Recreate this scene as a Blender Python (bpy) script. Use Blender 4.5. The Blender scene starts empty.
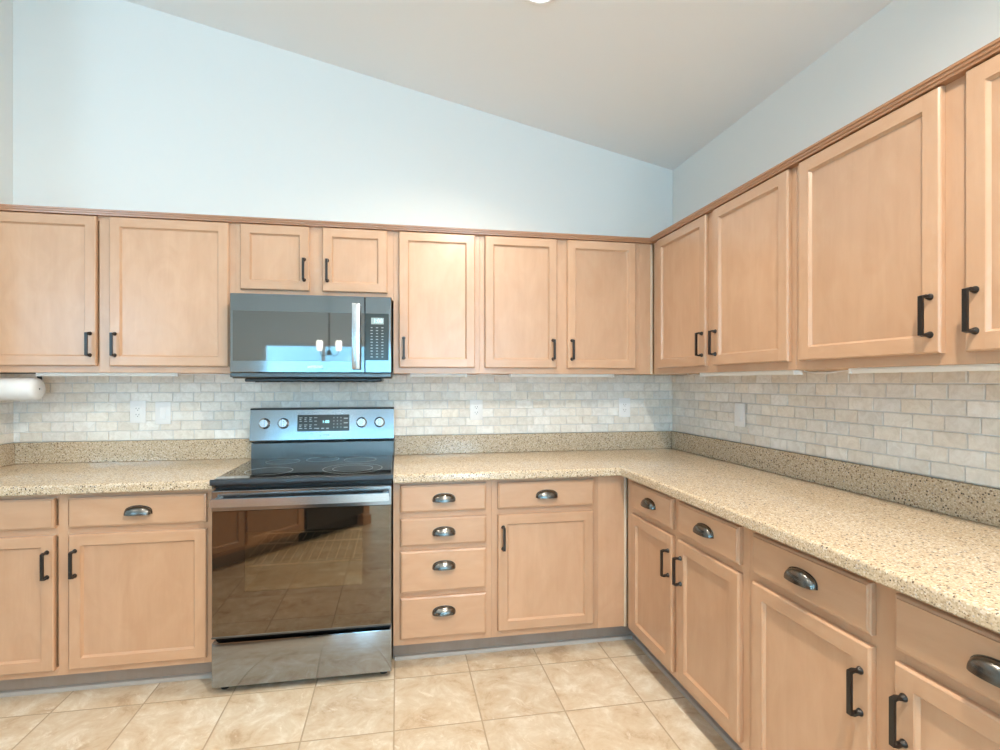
import bpy, bmesh, math, random
from mathutils import Vector, Matrix
random.seed(7)
S = bpy.context.scene
COL = S.collection

# ------------------------------------------------------------------ camera
cd = bpy.data.cameras.new('camera')
cam = bpy.data.objects.new('camera', cd); COL.objects.link(cam)
cam.location = (1.2807, -3.0090, 1.3372)
cam.rotation_euler = (math.radians(90), 0, math.radians(-9.842))
cd.sensor_fit = 'HORIZONTAL'; cd.sensor_width = 36.0
cd.lens = 36.0*505.23/1000
cd.shift_x = 0.0143; cd.shift_y = 0.00729
cd.clip_start = 0.02
S.camera = cam

# ------------------------------------------------------------------ light and exposure
S.view_settings.view_transform = 'Standard'
S.view_settings.look = 'None'
S.view_settings.gamma = 1.0
S.view_settings.use_curve_mapping = False
S.view_settings.exposure = 0.49
W = bpy.data.worlds.new('sky'); S.world = W; W.use_nodes = True
wn = W.node_tree; bg = wn.nodes['Background']; bg.inputs[1].default_value = 9.2
_tc = wn.nodes.new('ShaderNodeTexCoord'); _sx = wn.nodes.new('ShaderNodeSeparateXYZ'); _mr = wn.nodes.new('ShaderNodeMapRange'); _mx = wn.nodes.new('ShaderNodeMix')
_mx.data_type = 'RGBA'; _mr.inputs['From Min'].default_value = -0.03; _mr.inputs['From Max'].default_value = 0.03
_mx.inputs[6].default_value = (1.0, 1.45, 1.85, 1)      # added bluish glow below the horizon, brightens the ceiling
_mx.inputs[7].default_value = (0.42, 0.76, 1.0, 1)       # clear sky above
wn.links.new(_tc.outputs['Generated'], _sx.inputs[0]); wn.links.new(_sx.outputs[2], _mr.inputs['Value']); wn.links.new(_mr.outputs[0], _mx.inputs[0]); wn.links.new(_mx.outputs[2], bg.inputs[0])

def area(name, loc, rot, sx, sy, power, col, portal=False, disk=False):
    l = bpy.data.lights.new(name, 'AREA'); l.shape = 'DISK' if disk else 'RECTANGLE'
    l.size = sx
    if not disk: l.size_y = sy
    l.energy = power; l.color = col
    if portal: l.cycles.is_portal = True
    o = bpy.data.objects.new(name, l); COL.objects.link(o); o.location = loc; o.rotation_euler = rot
    return o
R90 = math.radians(90)
FARY = -7.0
# daylight through the openings of the far wall (sliding door, window)
area('daylight_portal', (0.2, FARY-0.05, 1.02), (R90, 0, 0), 2.4, 2.0, 1, (1, 1, 1), portal=True)
area('daylight_portal', (-3.6, FARY-0.05, 2.1), (R90, 0, 0), 1.8, 1.3, 1, (1, 1, 1), portal=True)
area('daylight_portal', (2.30, FARY-0.05, 1.475), (R90, 0, 0), 1.2, 2.05, 1, (1, 1, 1), portal=True)
CEIL = lambda x: 2.705 + 0.215*(3.029-x)
TILT = math.atan(0.215)
CANS = [(1.845, -1.012), (0.25, -1.9), (1.9, -2.75), (-1.6, -3.0), (0.2, -4.6), (2.0, -4.8)]  # only the first is in view; the rest are added as fill light
CAN_W = [10, 10, 44, 10, 12, 26]
CAN_SPREAD = [130, 140, 172, 150, 150, 160]
for (x, y), w, sp in zip(CANS, CAN_W, CAN_SPREAD):
    area('ceiling_lamp', (x, y, CEIL(x)-0.03), (0, TILT, 0), 0.13, 0.13, w, (1.0, 0.90, 0.76), disk=True).data.spread = math.radians(sp)

# ------------------------------------------------------------------ helpers
class MB:
    def __init__(s): s.bm = bmesh.new()
    def _faces(s, vs, quads, mat):
        out = []
        for q in quads:
            try:
                f = s.bm.faces.new([vs[i] for i in q]); f.material_index = mat; out.append(f)
            except ValueError: pass
        return out
    def box(s, x0, x1, y0, y1, z0, z1, bev=0.0, mat=0, seg=1):
        v = [s.bm.verts.new(p) for p in ((x0,y0,z0),(x1,y0,z0),(x1,y1,z0),(x0,y1,z0),(x0,y0,z1),(x1,y0,z1),(x1,y1,z1),(x0,y1,z1))]
        fs = s._faces(v, ((3,2,1,0),(4,5,6,7),(0,1,5,4),(1,2,6,5),(2,3,7,6),(3,0,4,7)), mat)
        if bev > 0:
            es = {e for f in fs for e in f.edges}
            r = bmesh.ops.bevel(s.bm, geom=list(es), offset=bev, segments=seg, profile=0.5, affect='EDGES', clamp_overlap=True)
            for f in r['faces']: f.material_index = mat
        return s
    def prism(s, pts, a0, a1, axis='x', mat=0):
        """closed 2-D outline extruded along an axis: x -> (y,z), y -> (x,z), z -> (x,y)"""
        def P(p, a): return {'x': (a, p[0], p[1]), 'y': (p[0], a, p[1]), 'z': (p[0], p[1], a)}[axis]
        A = [s.bm.verts.new(P(p, a0)) for p in pts]; B = [s.bm.verts.new(P(p, a1)) for p in pts]
        n = len(pts); fs = [s.bm.faces.new(A), s.bm.faces.new(B[::-1])]
        for i in range(n): fs.append(s.bm.faces.new((A[i], B[i], B[(i+1) % n], A[(i+1) % n])))
        for f in fs: f.material_index = mat
        return s
    def rings(s, rings, mat=0, cap0=True, cap1=True):
        V = [[s.bm.verts.new(p) for p in r] for r in rings]; n = len(V[0])
        for a, b in zip(V, V[1:]):
            for i in range(n):
                f = s.bm.faces.new((a[i], a[(i+1) % n], b[(i+1) % n], b[i])); f.material_index = mat
        if cap0: s.bm.faces.new(V[0][::-1]).material_index = mat
        if cap1: s.bm.faces.new(V[-1]).material_index = mat
        return s
    def lathe(s, prof, c=(0,0,0), axis='z', n=24, mat=0, caps=True):
        """profile (r, h) turned about an axis through c"""
        R = []
        for r, h in prof:
            ring = []
            for k in range(n):
                t = 2*math.pi*k/n; a, b = r*math.cos(t), r*math.sin(t)
                p = {'z': (a, b, h), 'y': (a, h, b), 'x': (h, a, b)}[axis]
                ring.append((c[0]+p[0], c[1]+p[1], c[2]+p[2]))
            R.append(ring)
        return s.rings(R, mat, caps, caps)
    def sweep(s, path, prof, up=(1,0,0), mat=0):
        """cross-section (a,b) swept along a mitred open path; a runs along `up`"""
        up = Vector(up); P = [Vector(p) for p in path]; R = []
        for i, p in enumerate(P):
            d0 = (P[i]-P[i-1]).normalized() if i else None
            d1 = (P[i+1]-P[i]).normalized() if i < len(P)-1 else None
            if d0 is None: t, k = d1, 1
            elif d1 is None: t, k = d0, 1
            else:
                t = (d0+d1).normalized(); k = 1/max(0.3, t.dot(d0))
            side = t.cross(up).normalized()
            R.append([tuple(p+up*a+side*b*k) for a, b in prof])
        return s.rings(R, mat)
    def tube(s, path, r, n=8, mat=0):
        P = [Vector(p) for p in path]; R = []
        for i, p in enumerate(P):
            t = (P[min(i+1, len(P)-1)]-P[max(i-1, 0)]).normalized()
            u = t.orthogonal().normalized() if i == 0 else (u-t*u.dot(t)).normalized()
            w = t.cross(u)
            R.append([tuple(p+(u*math.cos(2*math.pi*k/n)+w*math.sin(2*math.pi*k/n))*r) for k in range(n)])
        return s.rings(R, mat)
    def build(s, name, mats, parent=None, loc=(0,0,0), rot=0.0, smooth=35):
        bmesh.ops.recalc_face_normals(s.bm, faces=s.bm.faces)
        me = bpy.data.meshes.new(name); s.bm.to_mesh(me); s.bm.free()
        for m in (mats if isinstance(mats, (list, tuple)) else [mats]): me.materials.append(m)
        if smooth:
            for p in me.polygons: p.use_smooth = True
            me.set_sharp_from_angle(angle=math.radians(smooth))
        o = bpy.data.objects.new(name, me); COL.objects.link(o)
        o.location = loc; o.rotation_euler = (0, 0, rot)
        if parent: o.parent = parent
        return o

def tag(o, label=None, cat=None, group=None, kind=None):
    if label: o['label'] = label
    if cat: o['category'] = cat
    if group: o['group'] = group
    if kind: o['kind'] = kind
    return o
def thing(name, label, cat, loc=(0,0,0), rot=0.0, group=None):
    o = bpy.data.objects.new(name, None); COL.objects.link(o)
    o.empty_display_size = 0.05; o.location = loc; o.rotation_euler = (0, 0, rot)
    return tag(o, label, cat, group)
def copy_part(src, parent, loc, rot=None):
    c = src.copy(); COL.objects.link(c); c.parent = parent; c.location = loc
    if rot is not None: c.rotation_euler = rot
    return c
def lettering(name, txt, size, m, parent, loc, rot=(R90, 0, 0), ext=0.0004, align='CENTER'):
    c = bpy.data.curves.new(name, 'FONT'); c.body = txt; c.size = size; c.extrude = ext
    c.align_x = align; c.align_y = 'CENTER'; c.materials.append(m)
    t = bpy.data.objects.new(name, c); me = bpy.data.meshes.new_from_object(t)
    bpy.data.objects.remove(t)
    o = bpy.data.objects.new(name, me); COL.objects.link(o); o.parent = parent; o.location = loc; o.rotation_euler = rot
    return o

# ------------------------------------------------------------------ materials
def mat(name):
    m = bpy.data.materials.new(name); m.use_nodes = True
    return m, m.node_tree, m.node_tree.nodes['Principled BSDF']
def N(nt, typ, **kw):
    n = nt.nodes.new(typ)
    for k, v in kw.items():
        if k.startswith('i_'): n.inputs[k[2:].replace('_', ' ')].default_value = v
        else: setattr(n, k, v)
    return n
def plain(name, col, rough=0.5, metal=0.0, coat=0.0, emit=None, es=0.0, ior=1.5, aniso=0.0):
    m, nt, b = mat(name)
    b.inputs['Base Color'].default_value = (*col, 1); b.inputs['Roughness'].default_value = rough
    b.inputs['Metallic'].default_value = metal; b.inputs['Coat Weight'].default_value = coat; b.inputs['IOR'].default_value = ior
    b.inputs['Anisotropic'].default_value = aniso
    if emit: b.inputs['Emission Color'].default_value = (*emit, 1); b.inputs['Emission Strength'].default_value = es
    return m
def ramp(nt, fac, stops):
    r = N(nt, 'ShaderNodeValToRGB'); e = r.color_ramp.elements
    while len(e) < len(stops): e.new(0.5)
    for el, (p, c) in zip(e, stops): el.position = p; el.color = (*c, 1) if len(c) == 3 else c
    nt.links.new(fac, r.inputs[0]); return r.outputs[0]
def mix(nt, a, b, fac, mode='MIX'):
    n = N(nt, 'ShaderNodeMix', data_type='RGBA', blend_type=mode)
    for sock, v in ((n.inputs[0], fac), (n.inputs[6], a), (n.inputs[7], b)):
        if isinstance(v, (int, float)): sock.default_value = v
        elif isinstance(v, tuple): sock.default_value = (*v, 1)
        else: nt.links.new(v, sock)
    return n.outputs[2]
def bump(nt, b, h, strength, dist=0.002):
    n = N(nt, 'ShaderNodeBump'); n.inputs['Strength'].default_value = strength; n.inputs['Distance'].default_value = dist
    nt.links.new(h, n.inputs['Height']); nt.links.new(n.outputs[0], b.inputs['Normal'])

WOOD = (0.57, 0.350, 0.218)
def wood(name, grain, base=WOOD, rough=0.36):
    m, nt, b = mat(name); L = nt.links
    tc = N(nt, 'ShaderNodeTexCoord'); oi = N(nt, 'ShaderNodeObjectInfo')
    off = N(nt, 'ShaderNodeVectorMath', operation='SCALE'); off.inputs[0].default_value = (13.1, 7.7, 21.3)
    L.new(oi.outputs['Random'], off.inputs['Scale'])
    add = N(nt, 'ShaderNodeVectorMath', operation='ADD'); L.new(tc.outputs['Object'], add.inputs[0]); L.new(off.outputs[0], add.inputs[1])
    mp = N(nt, 'ShaderNodeMapping'); mp.inputs['Scale'].default_value = (30, 30, 3.2) if grain == 'v' else (3.2, 30, 30)
    L.new(add.outputs[0], mp.inputs['Vector'])
    n1 = N(nt, 'ShaderNodeTexNoise', i_Scale=1.0, i_Detail=5.0, i_Roughness=0.62, i_Distortion=0.6); L.new(mp.outputs[0], n1.inputs['Vector'])
    mp2 = N(nt, 'ShaderNodeMapping'); mp2.inputs['Scale'].default_value = (9, 9, 4.5) if grain == 'v' else (4.5, 9, 9)
    L.new(add.outputs[0], mp2.inputs['Vector'])
    n2 = N(nt, 'ShaderNodeTexNoise', i_Scale=1.0, i_Detail=3.0, i_Roughness=0.55, i_Distortion=1.2); L.new(mp2.outputs[0], n2.inputs['Vector'])
    s = lambda k: tuple(min(1, c*k) for c in base)
    c1 = ramp(nt, n1.outputs['Fac'], [(0.30, (base[0]*0.965, base[1]*0.95, base[2]*0.93)), (0.72, s(1.03))])
    c2 = ramp(nt, n2.outputs['Fac'], [(0.30, (0.93, 0.895, 0.86)), (0.66, (1.02, 1.02, 1.02))])
    col = mix(nt, c1, c2, 0.8, 'MULTIPLY')
    hv = N(nt, 'ShaderNodeHueSaturation'); L.new(col, hv.inputs['Color'])
    mr = N(nt, 'ShaderNodeMapRange'); mr.inputs['To Min'].default_value = 0.94; mr.inputs['To Max'].default_value = 1.05
    L.new(oi.outputs['Random'], mr.inputs['Value']); L.new(mr.outputs[0], hv.inputs['Value'])
    L.new(hv.outputs[0], b.inputs['Base Color'])
    b.inputs['Roughness'].default_value = rough; b.inputs['Coat Weight'].default_value = 0.8; b.inputs['Coat Roughness'].default_value = 0.24
    bump(nt, b, n1.outputs['Fac'], 0.05, 0.001)
    return m
M_wv = wood('maple_vertical', 'v'); M_wh = wood('maple_horizontal', 'h')
M_trim = wood('maple_moulding', 'h', (0.38, 0.185, 0.09))
M_bead = wood('pale_corner_bead', 'v', (0.72, 0.60, 0.47), 0.3)
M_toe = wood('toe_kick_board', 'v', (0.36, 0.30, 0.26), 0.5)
M_shoe = plain('shoe_moulding', (0.42, 0.39, 0.36), 0.45)
M_in = plain('cabinet_underside', (0.62, 0.40, 0.23), 0.5)

def quartz():
    m, nt, b = mat('speckled_quartz'); L = nt.links
    tc = N(nt, 'ShaderNodeTexCoord')
    def specks(scale, seed, keep):
        mp = N(nt, 'ShaderNodeMapping'); mp.inputs['Location'].default_value = (seed, seed*1.7, seed*0.6); L.new(tc.outputs['Object'], mp.inputs['Vector'])
        v = N(nt, 'ShaderNodeTexVoronoi', i_Scale=scale); L.new(mp.outputs[0], v.inputs['Vector'])
        sp = N(nt, 'ShaderNodeSeparateColor'); L.new(v.outputs['Color'], sp.inputs[0])
        g = N(nt, 'ShaderNodeMath', operation='LESS_THAN'); g.inputs[1].default_value = keep; L.new(sp.outputs[0], g.inputs[0])
        d = N(nt, 'ShaderNodeMath', operation='LESS_THAN'); d.inputs[1].default_value = 0.42; L.new(v.outputs['Distance'], d.inputs[0])
        mu = N(nt, 'ShaderNodeMath', operation='MULTIPLY'); L.new(g.outputs[0], mu.inputs[0]); L.new(d.outputs[0], mu.inputs[1])
        return mu.outputs[0], sp.outputs[1]
    v = N(nt, 'ShaderNodeTexVoronoi', i_Scale=260.0); L.new(tc.outputs['Object'], v.inputs['Vector'])
    sp = N(nt, 'ShaderNodeSeparateColor'); L.new(v.outputs['Color'], sp.inputs[0])
    base = ramp(nt, sp.outputs[0], [(0.0, (0.42, 0.315, 0.205)), (0.35, (0.555, 0.44, 0.305)), (0.8, (0.625, 0.51, 0.365)), (1.0, (0.74, 0.66, 0.55))])
    f1, c1 = specks(135, 3.0, 0.20)
    dark = ramp(nt, c1, [(0.0, (0.05, 0.04, 0.035)), (0.5, (0.17, 0.12, 0.08)), (0.8, (0.33, 0.20, 0.11)), (1.0, (0.30, 0.29, 0.28))])
    col = mix(nt, base, dark, f1)
    f2, c2 = specks(210, 11.0, 0.27)
    mid = ramp(nt, c2, [(0.0, (0.22, 0.17, 0.12)), (0.6, (0.42, 0.33, 0.23)), (1.0, (0.48, 0.45, 0.42))])
    col = mix(nt, col, mid, f2)
    L.new(col, b.inputs['Base Color']); b.inputs['Roughness'].default_value = 0.12
    return m
M_quartz = quartz()

def tile_mat():
    m, nt, b = mat('tumbled_stone_tile'); L = nt.links
    at = N(nt, 'ShaderNodeAttribute', attribute_name='tile'); tc = N(nt, 'ShaderNodeTexCoord')
    n1 = N(nt, 'ShaderNodeTexNoise', i_Scale=28.0, i_Detail=6.0, i_Roughness=0.65, i_Distortion=1.0); L.new(tc.outputs['Object'], n1.inputs['Vector'])
    c = ramp(nt, n1.outputs['Fac'], [(0.32, (0.86, 0.84, 0.81)), (0.6, (1.03, 1.03, 1.03))])
    L.new(mix(nt, at.outputs['Color'], c, 0.9, 'MULTIPLY'), b.inputs['Base Color'])
    b.inputs['Roughness'].default_value = 0.42
    bump(nt, b, n1.outputs['Fac'], 0.25, 0.002)
    return m
M_tile = tile_mat()
M_grout = plain('tile_grout', (0.74, 0.74, 0.73), 0.85)

def floor_mat():
    m, nt, b = mat('travertine_floor_tile'); L = nt.links
    tc = N(nt, 'ShaderNodeTexCoord')
    PX, PY, X0, Y0 = 0.3424, 0.3440, 0.238, -1.040
    sp = N(nt, 'ShaderNodeSeparateXYZ'); L.new(tc.outputs['Object'], sp.inputs[0])
    def cell(sock, p, o):
        a = N(nt, 'ShaderNodeMath', operation='SUBTRACT'); a.inputs[1].default_value = o; L.new(sock, a.inputs[0])
        d = N(nt, 'ShaderNodeMath', operation='DIVIDE'); d.inputs[1].default_value = p; L.new(a.outputs[0], d.inputs[0])
        fl = N(nt, 'ShaderNodeMath', operation='FLOOR'); L.new(d.outputs[0], fl.inputs[0])
        pp = N(nt, 'ShaderNodeMath', operation='PINGPONG'); pp.inputs[1].default_value = 0.5; L.new(d.outputs[0], pp.inputs[0])
        return fl.outputs[0], pp.outputs[0]
    fx, ex = cell(sp.outputs[0], PX, X0); fy, ey = cell(sp.outputs[1], PY, Y0)
    mn = N(nt, 'ShaderNodeMath', operation='MINIMUM'); L.new(ex, mn.inputs[0]); L.new(ey, mn.inputs[1])
    cx = N(nt, 'ShaderNodeCombineXYZ'); L.new(fx, cx.inputs[0]); L.new(fy, cx.inputs[1])
    wn = N(nt, 'ShaderNodeTexWhiteNoise', noise_dimensions='3D'); L.new(cx.outputs[0], wn.inputs['Vector'])
    off = N(nt, 'ShaderNodeVectorMath', operation='MULTIPLY_ADD'); off.inputs[1].default_value = (9, 9, 9)
    L.new(wn.outputs['Color'], off.inputs[0]); L.new(tc.outputs['Object'], off.inputs[2])
    n1 = N(nt, 'ShaderNodeTexNoise', i_Scale=7.0, i_Detail=10.0, i_Roughness=0.72, i_Distortion=0.5); L.new(off.outputs[0], n1.inputs['Vector'])
    n2 = N(nt, 'ShaderNodeTexNoise', i_Scale=10.0, i_Detail=9.0, i_Roughness=0.75, i_Distortion=0.9); L.new(off.outputs[0], n2.inputs['Vector'])
    c = ramp(nt, n1.outputs['Fac'], [(0.34, (0.45, 0.325, 0.21)), (0.44, (0.575, 0.455, 0.32)), (0.54, (0.63, 0.535, 0.41)), (0.64, (0.73, 0.66, 0.555))])
    vein = ramp(nt, n2.outputs['Fac'], [(0.57, (0, 0, 0)), (0.66, (1, 1, 1))])
    sv = N(nt, 'ShaderNodeSeparateColor'); L.new(vein, sv.inputs[0])
    mv = N(nt, 'ShaderNodeMath', operation='MULTIPLY'); mv.inputs[1].default_value = 0.75; L.new(sv.outputs[0], mv.inputs[0])
    c = mix(nt, c, (0.80, 0.74, 0.64), mv.outputs[0])
    tint = N(nt, 'ShaderNodeMapRange'); tint.inputs['To Min'].default_value = 0.92; tint.inputs['To Max'].default_value = 1.06; L.new(wn.outputs['Value'], tint.inputs['Value'])
    hv = N(nt, 'ShaderNodeHueSaturation'); L.new(tint.outputs[0], hv.inputs['Value']); L.new(c, hv.inputs['Color'])
    gr = N(nt, 'ShaderNodeMath', operation='LESS_THAN'); gr.inputs[1].default_value = 0.0085; L.new(mn.outputs[0], gr.inputs[0])
    c = mix(nt, hv.outputs[0], (0.40, 0.31, 0.21), gr.outputs[0])
    L.new(c, b.inputs['Base Color']); b.inputs['Roughness'].default_value = 0.38
    ed = N(nt, 'ShaderNodeMapRange'); ed.inputs['From Max'].default_value = 0.02; L.new(mn.outputs[0], ed.inputs['Value'])
    bump(nt, b, ed.outputs[0], 0.5, 0.002)
    return m
M_floor = floor_mat()

def paint(name, col):
    m, nt, b = mat(name); tc = N(nt, 'ShaderNodeTexCoord')
    n = N(nt, 'ShaderNodeTexNoise', i_Scale=160.0, i_Detail=3.0); nt.links.new(tc.outputs['Object'], n.inputs['Vector'])
    b.inputs['Base Color'].default_value = (*col, 1); b.inputs['Roughness'].default_value = 0.75
    bump(nt, b, n.outputs['Fac'], 0.08, 0.001)
    return m
M_wall = paint('wall_paint', (0.82, 0.82, 0.79)); M_ceil = paint('ceiling_paint', (0.86, 0.87, 0.87))

def steel(name, col, rough, grain=(2, 60, 400)):
    m, nt, b = mat(name); L = nt.links
    tc = N(nt, 'ShaderNodeTexCoord'); mp = N(nt, 'ShaderNodeMapping'); mp.inputs['Scale'].default_value = grain; L.new(tc.outputs['Object'], mp.inputs['Vector'])
    n = N(nt, 'ShaderNodeTexNoise', i_Scale=1.0, i_Detail=3.0); L.new(mp.outputs[0], n.inputs['Vector'])
    r = N(nt, 'ShaderNodeMapRange'); r.inputs['To Min'].default_value = rough*0.8; r.inputs['To Max'].default_value = rough*1.25; L.new(n.outputs['Fac'], r.inputs['Value'])
    L.new(r.outputs[0], b.inputs['Roughness'])
    b.inputs['Base Color'].default_value = (*col, 1); b.inputs['Metallic'].default_value = 1.0
    return m
M_steel = steel('brushed_steel', (0.31, 0.335, 0.36), 0.09)
M_steel2 = steel('dark_steel', (0.13, 0.135, 0.135), 0.33)
M_band = plain('dark_cooktop_edge', (0.05, 0.052, 0.056), 0.28, 0.6)
M_steel_lit = steel('steel_lit_copy', (0.35, 0.39, 0.43), 0.15)  # paler copy of the steel, a bright bluish reflection put into its colour
M_bar = steel('handle_steel', (0.58, 0.60, 0.62), 0.24)
M_black = plain('black_enamel', (0.02, 0.021, 0.022), 0.3)
M_dark = plain('dark_gap', (0.008, 0.008, 0.009), 0.6)
def black_glass(name, spec, col=(0.012, 0.012, 0.012), tint=(0.9, 0.9, 0.9), clear=0.0):
    m, nt, b = mat(name); L = nt.links
    b.inputs['Base Color'].default_value = (*col, 1); b.inputs['Roughness'].default_value = 0.03
    g = N(nt, 'ShaderNodeBsdfGlossy'); g.inputs['Roughness'].default_value = 0.03; g.inputs['Color'].default_value = (*tint, 1)
    mx = N(nt, 'ShaderNodeMixShader'); mx.inputs[0].default_value = spec
    base = b.outputs[0]
    if clear:
        t = N(nt, 'ShaderNodeBsdfTransparent'); t.inputs['Color'].default_value = (0.85, 0.75, 0.6, 1)
        m2 = N(nt, 'ShaderNodeMixShader'); m2.inputs[0].default_value = clear
        L.new(base, m2.inputs[1]); L.new(t.outputs[0], m2.inputs[2]); base = m2.outputs[0]
    L.new(base, mx.inputs[1]); L.new(g.outputs[0], mx.inputs[2]); L.new(mx.outputs[0], nt.nodes['Material Output'].inputs[0])
    return m
M_oglass = black_glass('oven_glass', 0.13, (0.012, 0.010, 0.008), (0.95, 0.72, 0.48)); M_owin = black_glass('oven_window', 0.17, (0.012, 0.011, 0.009), (0.95, 0.80, 0.58), 0.55)
M_cav = plain('oven_enamel', (0.10, 0.11, 0.115), 0.35); M_rack = plain('oven_rack_wire', (0.75, 0.75, 0.75), 0.35, 0.6); M_mglass = black_glass('microwave_glass', 0.18, (0.03, 0.035, 0.035)); M_ctop = black_glass('ceramic_glass', 0.22)
M_panel = plain('control_glass', (0.035, 0.05, 0.055), 0.12)
M_print = plain('printed_marks', (0.95, 0.96, 0.96), 0.5)
M_print2 = plain('faint_print', (0.36, 0.42, 0.44), 0.5)
M_ring = plain('burner_print', (0.45, 0.50, 0.50), 0.4)
M_lcd = plain('lit_digits', (0.2, 0.6, 0.7), 0.4, emit=(0.45, 0.9, 1.0), es=1.6)
M_lcdbg = plain('display_window', (0.33, 0.42, 0.42), 0.3)
M_bronze = plain('dark_bronze', (0.055, 0.052, 0.050), 0.33, 0.85)
M_pewter = plain('aged_pewter', (0.17, 0.165, 0.155), 0.24, 1.0)
M_white = plain('white_plastic', (0.92, 0.92, 0.92), 0.35)
M_slot = plain('socket_slot', (0.12, 0.12, 0.12), 0.6)
M_paper = plain('paper_towel', (0.74, 0.74, 0.74), 0.9)
M_card = plain('cardboard_core', (0.45, 0.33, 0.21), 0.9)
M_lens = plain('lamp_lens', (0.9, 0.9, 0.88), 0.4, emit=(1.0, 0.94, 0.84), es=6.0)
M_strip = plain('light_bar_plastic', (0.80, 0.80, 0.78), 0.35)
M_alu = plain('window_frame_white', (0.75, 0.75, 0.74), 0.4)
def pane_mat():
    m, nt, b = mat('window_glass'); L = nt.links
    t = N(nt, 'ShaderNodeBsdfTransparent'); g = N(nt, 'ShaderNodeBsdfGlossy'); g.inputs['Roughness'].default_value = 0.02
    mx = N(nt, 'ShaderNodeMixShader'); mx.inputs[0].default_value = 0.06
    L.new(t.outputs[0], mx.inputs[1]); L.new(g.outputs[0], mx.inputs[2]); L.new(mx.outputs[0], nt.nodes['Material Output'].inputs[0])
    return m
M_pane = pane_mat()

# ------------------------------------------------------------------ the room
XR, XW, XFAR = 3.029, -0.693, -5.2
def struct(mb, name, mats, parent=None, **kw): return tag(mb.build(name, mats, parent, **kw), kind='structure')
fl = MB(); fl.box(XFAR-0.1, XR+0.12, FARY-0.12, 0.12, -0.08, 0.0); struct(fl, 'floor', M_floor, smooth=0)
c = MB()
c.prism([(XFAR-0.1, CEIL(XFAR-0.1)), (XR+0.12, CEIL(XR+0.12)), (XR+0.12, CEIL(XR+0.12)+0.1), (XFAR-0.1, CEIL(XFAR-0.1)+0.1)], FARY-0.12, 0.12, 'y')
struct(c, 'ceiling', M_ceil, smooth=0)
def gable(name, y0, y1, x0, x1):
    b = MB(); b.prism([(x0, 0), (x1, 0), (x1, CEIL(x1)), (x0, CEIL(x0))], y0, y1, 'y'); return struct(b, name, M_wall, smooth=0)
w_back = gable('wall_back', 0.0, 0.12, XFAR, XR)
b = MB(); b.box(XR, XR+0.12, FARY, 0.12, 0, CEIL(XR)); w_right = struct(b, 'wall_right', M_wall, smooth=0)
b = MB(); b.box(XW-0.12, XW, -0.72, 0.0, 0, CEIL(XW)); w_left = struct(b, 'wall_left', M_wall, smooth=0)
b = MB(); b.box(XFAR-0.12, XFAR, FARY, 0.12, 0, CEIL(XFAR)); struct(b, 'wall_side', M_wall, smooth=0)
# far wall behind the camera, with a sliding glass door and two windows
OPEN = [(-4.5, -2.7, 1.45, 2.75), (-1.0, 1.4, 0.0, 2.02), (1.70, 2.90, 0.45, 2.5)]
b = MB(); y0, y1 = FARY-0.12, FARY
x = XFAR
for (a0, a1, za, zb) in OPEN:
    b.prism([(x, 0), (a0, 0), (a0, CEIL(a0)), (x, CEIL(x))], y0, y1, 'y')
    if za > 0: b.box(a0, a1, y0, y1, 0, za)
    b.prism([(a0, zb), (a1, zb), (a1, CEIL(a1)), (a0, CEIL(a0))], y0, y1, 'y')
    x = a1
b.prism([(x, 0), (XR, 0), (XR, CEIL(XR)), (x, CEIL(x))], y0, y1, 'y')
struct(b, 'wall_front', M_wall, smooth=0)
# porch roof, floor and wall added unseen, hiding sky from the sliding door
M_porch_blue = plain('porch_reflection_blue', (0.42, 0.62, 0.68), 0.9)  # pale blue puts outdoor brightness into the colour for the microwave's reflection
b = MB(); b.box(-1.4, 1.65, -8.5, FARY-0.121, 2.35, 2.5); struct(b, 'added_porch_roof', M_porch_blue, smooth=0)
b = MB(); b.box(-1.4, 1.65, -9.6, FARY-0.121, -0.08, -0.002); struct(b, 'added_porch_floor', M_porch_blue, smooth=0)
b = MB(); b.box(-2.6, 2.4, -9.55, -9.4, -0.001, 2.349); struct(b, 'wall_added_screen', M_porch_blue, smooth=0)
def glazing(name, x0, x1, z0, z1, mull):
    f = MB(); t = 0.06
    f.box(x0, x1, FARY-0.09, FARY-0.03, z1-t, z1); f.box(x0, x1, FARY-0.09, FARY-0.03, z0, z0+t)
    for x in (x0+t/2, x1-t/2, *mull): f.box(x-t/2, x+t/2, FARY-0.09, FARY-0.03, z0+t, z1-t)
    o = struct(f, name, M_alu)
    g = MB(); g.box(x0+t, x1-t, FARY-0.064, FARY-0.058, z0+t, z1-t); struct(g, 'glass_pane', M_pane, o)
glazing('window_1', *OPEN[0], (-3.6,)); glazing('door_1', *OPEN[1], (0.0,)); glazing('window_2', *OPEN[2], ())

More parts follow.
